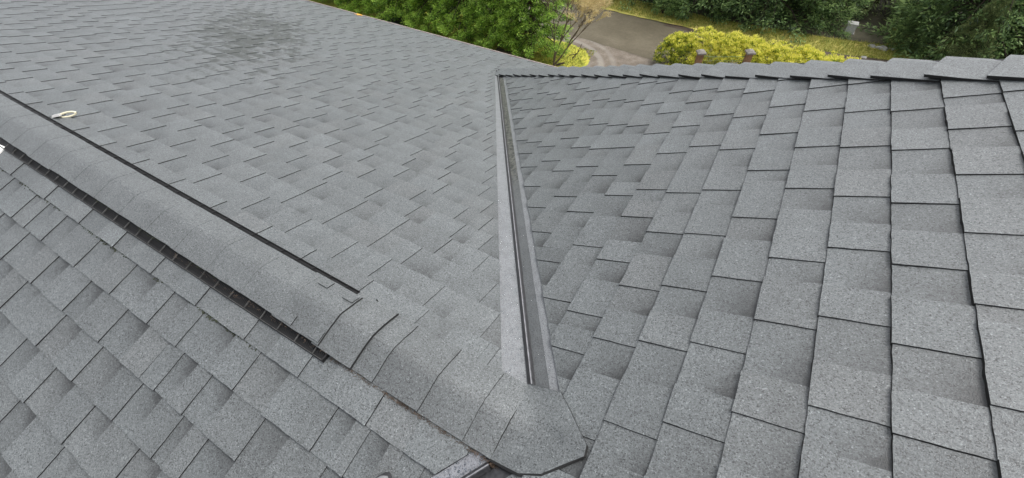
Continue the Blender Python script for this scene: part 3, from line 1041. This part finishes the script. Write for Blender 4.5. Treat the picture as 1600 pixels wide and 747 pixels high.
def sheet(name, pts, z, mat, wob=0.0, sub=8):
    out = []
    for i in range(len(pts)):
        a, b_ = Vector(pts[i]), Vector(pts[(i + 1) % len(pts)])
        for k in range(sub):
            p = a + (b_ - a) * k / sub
            out.append((p.x + random.uniform(-wob, wob), p.y + random.uniform(-wob, wob), z))
    o = mesh_obj(name, out, [tuple(range(len(out)))], mat)
    o["kind"] = "structure"
    return o
sheet("ground", [(-400, -400), (400, -400), (400, 400), (-400, 400)], GROUND, M_GROUND, 0, 1)
sheet("dirt_track", [(-4.6, 5.5), (6, 5.5), (9, 12.6), (2, 12.6), (-2.5, 12.55), (-4.6, 12.75), (-7, 13.4), (-9, 13.6), (-9, 12.3), (-5.6, 12.0)], GROUND + .004, M_DIRT, .04, 10)
sheet("driveway", [(-40, 14.2), (-12, 13.3), (-7, 13.1), (-4.6, 12.72), (-2.4, 12.35), (2, 12.3), (9, 13), (30, 16), (32, 20), (8.2, 17.0), (4.5, 15.75), (2.5, 15.25), (.3, 15.0), (-1.7, 14.95), (-3.9, 15.2), (-5.4, 15.36), (-9, 15.8), (-40, 18)], GROUND + .008, M_DRIVE, .03, 8)
sheet("mud_strip", [(-3, 15.02), (-1.7, 14.8), (.3, 14.72), (2.5, 14.95), (4.5, 15.5), (8, 16.8), (8, 17.2), (4.5, 15.9), (2.5, 15.45), (.3, 15.3), (-1.7, 15.2), (-3, 15.2)], GROUND + .012, M_MUD, .05, 8)
sheet("lawn", [(-30, 4.9), (-4.6, 4.9), (-4.35, 9.5), (-4.16, 11.2), (-4.25, 11.65), (-4.6, 12.05), (-5.2, 12.25), (-7, 12.3), (-9, 12.6), (-30, 13.5)], GROUND + .012, M_LAWN, .03, 10)
sheet("verge", [(-40, 18.0), (-9, 15.75), (-5.4, 15.36), (-3.9, 15.25), (-1.7, 15.12), (.3, 15.2), (2.5, 15.4), (4.5, 15.9), (8.2, 17.1), (9, 19), (3.6, 18.2), (3.4, 16.6), (1.1, 16.4), (-1.4, 16.3), (-4.3, 16.7), (-9, 17.4), (-40, 21)], GROUND + .016, M_VERGE, .04, 8)

# grass blades raggedly edging lawn and verge
def blades(name, pts_fn, n, hmin, hmax, cols):
    t0 = rng.random(n)
    P = np.array([pts_fn() for _ in range(n)])
    h = rng.uniform(hmin, hmax, n); ang = rng.uniform(0, 6.283, n); lean = rng.normal(0, .35, (n, 2)) * h[:, None]
    w_ = rng.uniform(.006, .014, n)
    a = np.stack([P[:, 0] - np.cos(ang) * w_, P[:, 1] - np.sin(ang) * w_, np.full(n, GROUND + .01)], 1)
    b_ = np.stack([P[:, 0] + np.cos(ang) * w_, P[:, 1] + np.sin(ang) * w_, np.full(n, GROUND + .01)], 1)
    c = np.stack([P[:, 0] + lean[:, 0], P[:, 1] + lean[:, 1], GROUND + h], 1)
    return tri_mesh(name, np.stack([a, b_, c], 1).reshape(-1, 3), np.repeat(rng.random(n), 3), cols)

def tri_mesh(name, V, tone, mat, parent=None, origin=None):
    n = len(V) // 3
    me = bpy.data.meshes.new(name)
    V = V.astype(np.float32)
    if origin is not None:
        V = V - np.array(origin, dtype=np.float32)
    me.vertices.add(len(V)); me.vertices.foreach_set("co", V.ravel())
    me.loops.add(len(V)); me.loops.foreach_set("vertex_index", np.arange(len(V), dtype=np.int32))
    me.polygons.add(n); me.polygons.foreach_set("loop_start", np.arange(0, len(V), 3, dtype=np.int32))
    me.update()
    at = me.attributes.new("tone", 'FLOAT', 'POINT')
    at.data.foreach_set("value", tone.astype(np.float32))
    me.materials.append(mat)
    o = bpy.data.objects.new(name, me)
    COL.objects.link(o)
    if origin is not None: o.location = origin
    if parent is not None:
        o.parent = parent
        o.matrix_parent_inverse = world_of(parent).inverted()
    return o

def leaf_mat(name, stops, rough=.55, trans=.38):
    m, nt, b = new_mat(name)
    at = N(nt, "ShaderNodeAttribute", attribute_name="tone")
    c = ramp(nt, at.outputs["Fac"], stops)
    nt.links.new(c, b.inputs["Base Color"])
    b.inputs["Roughness"].default_value = rough
    tr = N(nt, "ShaderNodeBsdfTranslucent")
    nt.links.new(c, tr.inputs[0])
    mx = N(nt, "ShaderNodeMixShader")
    mx.inputs[0].default_value = trans
    out = nt.nodes["Material Output"]
    nt.links.new(b.outputs[0], mx.inputs[1]); nt.links.new(tr.outputs[0], mx.inputs[2]); nt.links.new(mx.outputs[0], out.inputs[0])
    return m
M_CEDAR = leaf_mat("bright_cedar_foliage", [(0, (.02, .05, .012)), (.4, (.11, .22, .035)), (.7, (.30, .50, .08)), (1, (.52, .72, .16))])
M_FIR = leaf_mat("fir_foliage", [(0, (.02, .04, .014)), (.42, (.11, .19, .07)), (.8, (.26, .39, .14)), (1, (.42, .56, .22))])
M_FIR2 = leaf_mat("grey_green_foliage", [(0, (.03, .05, .02)), (.45, (.15, .21, .085)), (.8, (.34, .42, .17)), (1, (.50, .56, .26))])
M_FORS = leaf_mat("yellow_shrub_foliage", [(0, (.06, .13, .02)), (.25, (.28, .36, .04)), (.55, (.66, .66, .08)), (1, (.90, .84, .22))], trans=.3)
M_TAN = leaf_mat("tan_buds", [(0, (.38, .30, .14)), (.5, (.66, .54, .28)), (1, (.82, .72, .42))])
M_GRASS = leaf_mat("grass_blades", [(0, (.13, .20, .03)), (.5, (.36, .38, .07)), (1, (.58, .48, .17))])
M_BARK = simple("dark_bark", (0.055, 0.04, 0.03), .9, var=.5, scale=30, bmp=.5)

def lawn_pt():
    return (random.uniform(-9, -4.25), random.uniform(9.8, 12.15))
def verge_pt():
    x = random.uniform(-8, 6); y0 = 15.15 + 0.02 * (x + 1) ** 2
    return (x, random.uniform(y0, y0 + 1.15))
o = blades("grass", lawn_pt, 14000, .02, .06, M_GRASS); o["kind"] = "stuff"; o["label"] = "yellow-green mossy grass around the bare shrub"; o["category"] = "grass"
o = blades("grass", verge_pt, 16000, .03, .11, M_GRASS); o["kind"] = "stuff"; o["label"] = "dry yellow grass on the verge beyond the drive"; o["category"] = "grass"

def clump_sprays(centers, dirs, size, per, blade, width, tone0, spread=.55, droop=.25):
    """for every clump: 'per' thin two-faced blades fanned around its outward direction"""
    n = len(centers)
    C_ = np.repeat(centers, per, 0); D_ = np.repeat(dirs, per, 0); S_ = np.repeat(size, per); T_ = np.repeat(tone0, per)
    off = rng.normal(0, 1, (n * per, 3)); off /= np.linalg.norm(off, axis=1, keepdims=True) + 1e-9
    rad = rng.random(n * per) ** .5
    P = C_ + off * (S_ * rad)[:, None] * np.array([1, 1, .62])
    d = D_ * .8 + off * spread + rng.normal(0, .3, (n * per, 3))
    d[:, 2] -= droop
    d /= np.linalg.norm(d, axis=1, keepdims=True) + 1e-9
    L = blade * rng.uniform(.6, 1.3, n * per)
    side = np.cross(d, rng.normal(0, 1, (n * per, 3))); side /= np.linalg.norm(side, axis=1, keepdims=True) + 1e-9
    W = width * rng.uniform(.7, 1.3, n * per)
    a = P; b_ = P + d * (L * .5)[:, None] + side * W[:, None]; c = P + d * L[:, None]; e = P + d * (L * .5)[:, None] - side * W[:, None]
    V = np.stack([a, b_, c, a, c, e], 1).reshape(-1, 3)
    outw = (off * D_).sum(1)
    t = np.clip(T_ + .20 * outw + .30 * off[:, 2] + rng.normal(0, .10, n * per), 0, 1)  # lighter growing tips; tops light and undersides dark, shade painted into tone
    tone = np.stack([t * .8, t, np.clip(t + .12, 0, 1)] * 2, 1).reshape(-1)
    return V, tone

def conifer(name, x, y, H, R, mat, label, cat, group, base=.3, boughs=260, per=34, blade=.13, width=.02, csize=.20, pw=.8, seed_tone=.45, droop=.3):
    root = empty(name, (x, y, GROUND), label, cat, group)
    t = MB()
    t.tube([(x, y, GROUND - .05), (x + .03, y, GROUND + H * .4), (x, y + .02, GROUND + H * .97)], [R * .075 + .03, R * .045 + .02, .01], 8)
    t.build("trunk", M_BARK, root)
    cs, ds, sz, tn_ = [], [], [], []
    lb = MB()
    nb = int(boughs / 4)
    for i in range(nb):
        f = (i + random.random()) / nb
        z = base + (H - base) * f
        r = R * (1 - f) ** pw * random.uniform(.82, 1.12) + .05
        if f < .06: r *= .8
        a = i * 2.39996 + random.uniform(-.35, .35)
        dx, dy = math.cos(a), math.sin(a)
        lb.tube([(x, y, GROUND + z + r * .12), (x + dx * r * .5, y + dy * r * .5, GROUND + z + r * .06), (x + dx * r * .93, y + dy * r * .93, GROUND + z - r * droop * .4)], [.022, .014, .006], 4, cap=False)
        tb = seed_tone + random.gauss(0, .09)
        for q in (0.42, 0.64, 0.84, 1.0):
            wj = random.uniform(-.25, .25) * q
            cs.append((x + dx * r * q - dy * wj * r * .6, y + dy * r * q + dx * wj * r * .6, GROUND + z - r * droop * .4 * q + random.uniform(-.05, .05)))
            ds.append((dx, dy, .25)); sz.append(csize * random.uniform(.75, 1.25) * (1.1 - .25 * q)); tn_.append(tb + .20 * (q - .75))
    lb.build("limbs", M_BARK, root)
    V, tone = clump_sprays(np.array(cs), np.array(ds), np.array(sz), per, blade, width, np.array(tn_))
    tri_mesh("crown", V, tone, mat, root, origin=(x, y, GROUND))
    return root

def copy_thing(root, x, y, rz, sc, label):
    r = root.copy(); COL.objects.link(r)
    r.location = (x, y, GROUND); r.rotation_euler = (0, 0, rz); r.scale = (sc, sc, sc * random.uniform(.92, 1.08)); r["label"] = label
    for ch in root.children:
        c = ch.copy(); COL.objects.link(c); c.parent = r; c.matrix_parent_inverse = ch.matrix_parent_inverse.copy()
    return r

random.seed(11)
g1 = "bright green hedge trees beyond the far gutter"
hed = conifer("hedge_tree", -5.95, 11.0, 4.2, 1.1, M_CEDAR, "bright green conifer at the right end of the hedge, beside the bare tan shrub", "tree", g1, base=.30, boughs=700, per=84, blade=.062, width=.012, csize=.165, pw=.42, seed_tone=.68, droop=.35)
hl = ["bright green hedge tree second from the right end", "bright green hedge tree third from the right end", "hedge tree with thin dark trunk showing near the gutter",
      "hedge tree behind the black bin", "hedge tree above the yellow leaf on the gutter", "darker hedge tree towards the top left", "hedge tree second from the left end of the row",
      "leftmost hedge tree at the top edge of the picture"]
for i, lab in enumerate(hl):
    copy_thing(hed, -7.15 - i * 1.2 + random.uniform(-.1, .1), 11.1 + i * .06 + random.uniform(-.2, .2), random.uniform(0, 6.28), random.uniform(.92, 1.12), lab)

g2 = "dark conifers lining the far side of the drive"
firA = conifer("fir_tree", 5.1, 17.2, 6.2, 2.3, M_FIR, "large dark fir right of the white box, sweeping down to the verge", "tree", g2, base=.02, boughs=900, per=46, blade=.15, width=.018, csize=.30, pw=.7, seed_tone=.56, droop=.45)
firB = conifer("fir_tree", -2.2, 17.35, 5.8, 1.95, M_FIR, "dark green conifer behind the low round bush", "tree", g2, base=.08, boughs=760, per=46, blade=.13, width=.018, csize=.28, pw=.7, seed_tone=.50, droop=.35)
firC = conifer("fir_tree", 7.9, 17.9, 6.0, 2.3, M_FIR2, "grey green conifer at the right with pale drooping sprays", "tree", g2, base=.02, boughs=900, per=46, blade=.16, width=.018, csize=.32, pw=.7, seed_tone=.62, droop=.5)
spots = [(firB, -4.6, 17.7, .95, "dark conifer at the left end of the row beyond the verge"), (firB, -7.2, 19.0, 1.1, "dark conifer at the top edge above the tan shrub"),
         (firB, -.2, 17.35, 1.0, "dark conifer above the middle of the yellow hedge"), (firA, 1.0, 17.7, .72, "dark conifer left of the gap with the white box"),
         (firC, 10.6, 18.9, 1.05, "grey green conifer at the far right edge"), (firA, 6.6, 20.0, 1.1, "tall fir in the second row at the top right"),
         (firC, 3.0, 20.4, 1.0, "grey green conifer in the second row above the white box"), (firA, -1.4, 20.6, 1.05, "dark fir in the second row behind the middle trees"),
         (firB, -5.6, 21.2, 1.2, "dark conifer in the second row at the top edge"), (firB, 10.0, 22.4, 1.2, "dark conifer in the second row at the far right"),
         (firC, .7, 22.5, 1.2, "dull green conifer in the third row"), (firB, 13.5, 20.8, 1.2, "dark conifer beyond the right edge of the row")]
spots += [(firC, 5.0, 15.95, .30, "small young light green fir in front of the large dark fir"), (firC, 6.7, 16.7, .34, "young fir right of the small light green one, close behind the hip caps"),
          (firA, 3.9, 16.55, .28, "small dark fir at the tip of the verge"), (firC, 8.3, 16.9, .42, "young grey green fir above the right end of the hip caps")]
for src, x, y, sc, lab in spots:
    copy_thing(src, x, y, random.uniform(0, 6.28), sc, lab)

def shrub(name, pts_r, mat, label, cat, n, per, blade, width, csize, tone, parent_origin):
    root = empty(name, parent_origin, label, cat)
    st = MB()
    cs, ds, sz, tt = [], [], [], []
    for _ in range(n):
        cx, cy, rx, ry, hh = random.choice(pts_r)
        a = random.uniform(0, 6.283); e = math.asin(random.random() ** .75)
        k = random.uniform(.82, 1.04)
        dx, dy, dz = math.cos(a) * math.cos(e), math.sin(a) * math.cos(e), math.sin(e)
        cs.append((cx + dx * rx * k, cy + dy * ry * k, GROUND + .08 + dz * hh * k)); ds.append((dx * .5, dy * .5, dz + .25)); sz.append(csize * random.uniform(.7, 1.3))
        tt.append(tone(cs[-1]))
    for cx, cy, rx, ry, hh in pts_r:
        for k in range(5):
            a = random.uniform(0, 6.28)
            st.tube([(cx, cy, GROUND - .02), (cx + math.cos(a) * rx * .6, cy + math.sin(a) * ry * .6, GROUND + hh * .8)], [.02, .008], 5, cap=False)
    st.build("stems", M_BARK, root)
    V, tn2 = clump_sprays(np.array(cs), np.array(ds), np.array(sz), per, blade, width, np.array(tt), spread=.5, droop=-.1)
    tri_mesh("foliage", V, tn2, mat, root, origin=parent_origin)
    return root
def ftone(c):
    t = .62 + random.gauss(0, .10)
    if c[0] < -1.55: t -= .36 * min(1, max(0, (-3.95 - c[2]) / .3 + .3))
    return t
shrub("yellow_hedge", [(-1.90, 12.4, .60, .6, .80), (-1.25, 12.5, .75, .7, 1.0), (-.6, 12.5, .85, .7, 1.02), (0, 12.5, .85, .7, 1.0), (.6, 12.5, .85, .7, 1.0), (1.2, 12.55, .85, .7, .97), (1.8, 12.6, .8, .7, .95), (2.3, 12.7, .6, .6, .85)], M_FORS,
      "long yellow flowering hedge beside the drive, greener at its left end", "hedge", 3000, 34, .042, .012, .075, ftone, (-.2, 12.55, GROUND))
shrub("round_bush", [(-3.35, 15.95, .42, .4, .55), (-2.9, 16.0, .35, .35, .42)], M_FIR, "low round green bush at the verge in front of the dark conifers", "bush", 160, 30, .07, .016, .09, lambda c: .72, (-3.2, 15.95, GROUND))
# ground cover between the drive and the hedge trees
M_TWIG = simple('pale_twig', (.50, .40, .22), .7, var=.3)
M_BRANCH = simple('grey_brown_bark', (.13, .10, .07), .9, var=.4, scale=30)
def bare_shrub(x, y, label):
    root = empty("bare_shrub", (x, y, GROUND), label, "shrub")
    tb = MB(); tw = MB(); buds_c, buds_d = [], []
    def grow(p, d, L, r, depth):
        q = p + d * L
        mid = (p + q) / 2 + Vector((random.uniform(-1, 1), random.uniform(-1, 1), 0)) * L * .07
        (tb if depth < 4 else tw).tube([p, mid, q], [r, r * .85, r * .62], 6 if r > .015 else 3, cap=False)
        if depth >= 2:
            for _ in range(6 if depth > 3 else 2):
                k = random.random(); c = p + (q - p) * k
                buds_c.append(tuple(c)); buds_d.append((d.x, d.y, d.z))
        if depth == 6: return
        for _ in range(3 if depth < 5 else 2):
            nd = (d + Vector((random.gauss(0, .33), random.gauss(0, .33), random.gauss(.16, .18)))).normalized()
            grow(q, nd, L * random.uniform(.66, .84), r * .6, depth + 1)
    for d0, L in ((Vector((-.02, .0, 1)), .72), (Vector((.2, .12, 1)), .70), (Vector((.55, .25, .9)), .66)):
        grow(Vector((x, y, GROUND)), d0.normalized(), L, .033, 0)
    tb.build("branches", M_BRANCH, root)
    tw.build("twigs", M_TWIG, root)
    n = len(buds_c)
    V, t = clump_sprays(np.array(buds_c), np.array(buds_d), np.full(n, .02), 2, .028, .006, np.full(n, .55), droop=0)
    tri_mesh("buds", V, t, M_TAN, root, origin=(x, y, GROUND))
    return root
bare_shrub(-5.03, 10.70, "bare branching shrub with pale tan buds on the mossy lawn")

# little dead branch on the lawn
db = MB()
db.tube([(-4.72, 11.35, GROUND + .02), (-4.62, 11.5, GROUND + .16), (-4.6, 11.72, GROUND + .34)], [.018, .013, .006], 5)
db.tube([(-4.62, 11.5, GROUND + .16), (-4.5, 11.5, GROUND + .30)], [.009, .004], 4)
db.tube([(-4.62, 11.5, GROUND + .12), (-4.86, 11.42, GROUND + .05)], [.012, .008], 5)
o = db.build("dead_branch", M_BARK, None, origin=(-4.65, 11.5, GROUND)); o["label"] = "small dead branch standing on the lawn near the drive edge"; o["category"] = "branch"
sb = MB()
sb.tube([(-4.95, 10.72, GROUND + .03), (-4.75, 10.86, GROUND + .09)], [.035, .025], 7)
o = sb.build("log", M_BARK, None, origin=(-4.9, 10.8, GROUND)); o["label"] = "short dark log at the foot of the bare shrub"; o["category"] = "log"

# gate posts with netting behind the roof
M_POST = simple("stained_wood", (0.21, 0.115, 0.06), .7, var=.4, scale=14, bmp=.3)
M_PCAP = simple("weathered_wood", (0.19, 0.175, 0.155), .8, var=.25, scale=18)
M_NET = simple("green_wire", (0.12, 0.20, 0.08), .5)
fn = empty("wire_fence", (-.5, 10.95, GROUND), "wire netting fence on two stained wooden posts in front of the yellow hedge", "fence")
for px, py, lean in ((-1.08, 10.60, 0), (-.06, 11.16, 0.03)):
    p = MB(); p.box((px, py, GROUND + .64), (.13, .13, 1.28), Matrix.Rotation(.5, 3, 'Z'))
    po = p.build("post", M_POST, fn, origin=(px, py, GROUND))
    c = MB(); c.box((px, py, GROUND + 1.295), (.20, .20, .035), Matrix.Rotation(.5, 3, 'Z')); c.box((px, py, GROUND + 1.335), (.20, .20, .045), Matrix.Rotation(.5, 3, 'Z'), top=.45)
    c.build("post_cap", M_PCAP, po)
A_, B_ = Vector((-1.08, 10.62, 0)), Vector((-.06, 11.18, 0))
nm = MB()
for zi in range(12):
    z = GROUND + .12 + zi * .097
    nm.tube([A_ + Vector((0, 0, z)), (A_ + B_) / 2 + Vector((0, 0, z - .01)), B_ + Vector((0, 0, z))], .0035 if zi < 11 else .006, 4, cap=False)
for k in range(1, 14):
    q = A_ + (B_ - A_) * k / 14
    nm.tube([q + Vector((0, 0, GROUND + .1)), q + Vector((0, 0, GROUND + 1.06))], .0035, 4, cap=False)
nm.build("netting", M_NET, fn)
br = MB()
br.tube([(-.02, 11.18, GROUND + 1.05), (.32, 11.36, GROUND + .55), (.6, 11.5, GROUND + .05)], .018, 6)
br.build("brace", M_PCAP, fn)

# white box glimpsed through the gap in the trees, pale gravel below it
M_PALE = simple('weathered_white', (.5, .5, .49), .6)
wb_ = empty("utility_box", (2.55, 17.6, GROUND), "white box glimpsed through the gap in the conifers", "box")
q = MB(); q.box((2.37, 17.2, GROUND + .14), (.26, .24, .24)); q.build("cabinet", M_PALE, wb_)
q = MB(); q.box((2.37, 17.2, GROUND + .28), (.30, .28, .04)); q.build("lid", M_PALE, wb_)
q = MB(); q.box((2.37, 17.2, GROUND + .012), (.32, .3, .024)); q.build("plinth", simple("concrete", (.35, .34, .32), .8), wb_)
random.seed(5)
for i, (rx, ry, rr) in enumerate(((3.05, 16.35, .10), (3.3, 16.3, .14), (3.55, 16.38, .09), (.75, 16.75, .12), (2.85, 15.45, .07))):
    q = MB(); vs = []
    for la in range(5):
        for lo in range(8):
            ph = la / 4 * math.pi / 2; th_ = lo * math.pi / 4; k = rr * random.uniform(.8, 1.15)
            vs.append((rx + math.cos(th_) * math.cos(ph) * k * 1.3, ry + math.sin(th_) * math.cos(ph) * k, GROUND + math.sin(ph) * k * .8))
    q.add(vs, [(a * 8 + b_, a * 8 + (b_ + 1) % 8, (a + 1) * 8 + (b_ + 1) % 8, (a + 1) * 8 + b_) for a in range(4) for b_ in range(8)])
    o = q.build("rock", simple("pale_rock", (.38, .37, .35), .8, var=.3, scale=12), None, origin=(rx, ry, GROUND))
    o["label"] = ["grey rock at the left of the three on the verge edge", "largest grey rock on the verge edge under the fir", "small grey rock nearest the dark fir", "pale rock under the conifers left of the white box",
                  "small pale rock by the mud strip near the yellow hedge end"][i]
    o["category"] = "rock"

# black bin behind the gutter
bn = empty("bin", (-10.9, 10.45, GROUND), "black bin with pale handle bar showing above the far gutter", "bin")
q = MB(); q.box((-10.9, 10.5, GROUND + .12), (.9, .6, .24), Matrix.Rotation(-.15, 3, 'Z')); q.build("tub", M_EDGE, bn)
q = MB(); q.box((-10.9, 10.5, GROUND + .27), (1.0, .68, .06), Matrix.Rotation(-.15, 3, 'Z')); q.build("lid", M_VENT, bn)
q = MB(); q.tube([(-10.95, 10.25, GROUND + .33), (-10.35, 10.2, GROUND + .33)], .018, 6); q.build("handle_bar", M_RIBL, bn)
# timber edging at the end of the hedge
q = MB(); q.box((-6.35, 10.55, GROUND + .09), (1.1, .12, .18), Matrix.Rotation(.05, 3, 'Z')); 
o = q.build("garden_edging", M_BARK, None, origin=(-6.35, 10.55, GROUND)); o["label"] = "dark timber edging along the foot of the hedge trees"; o["category"] = "edging"
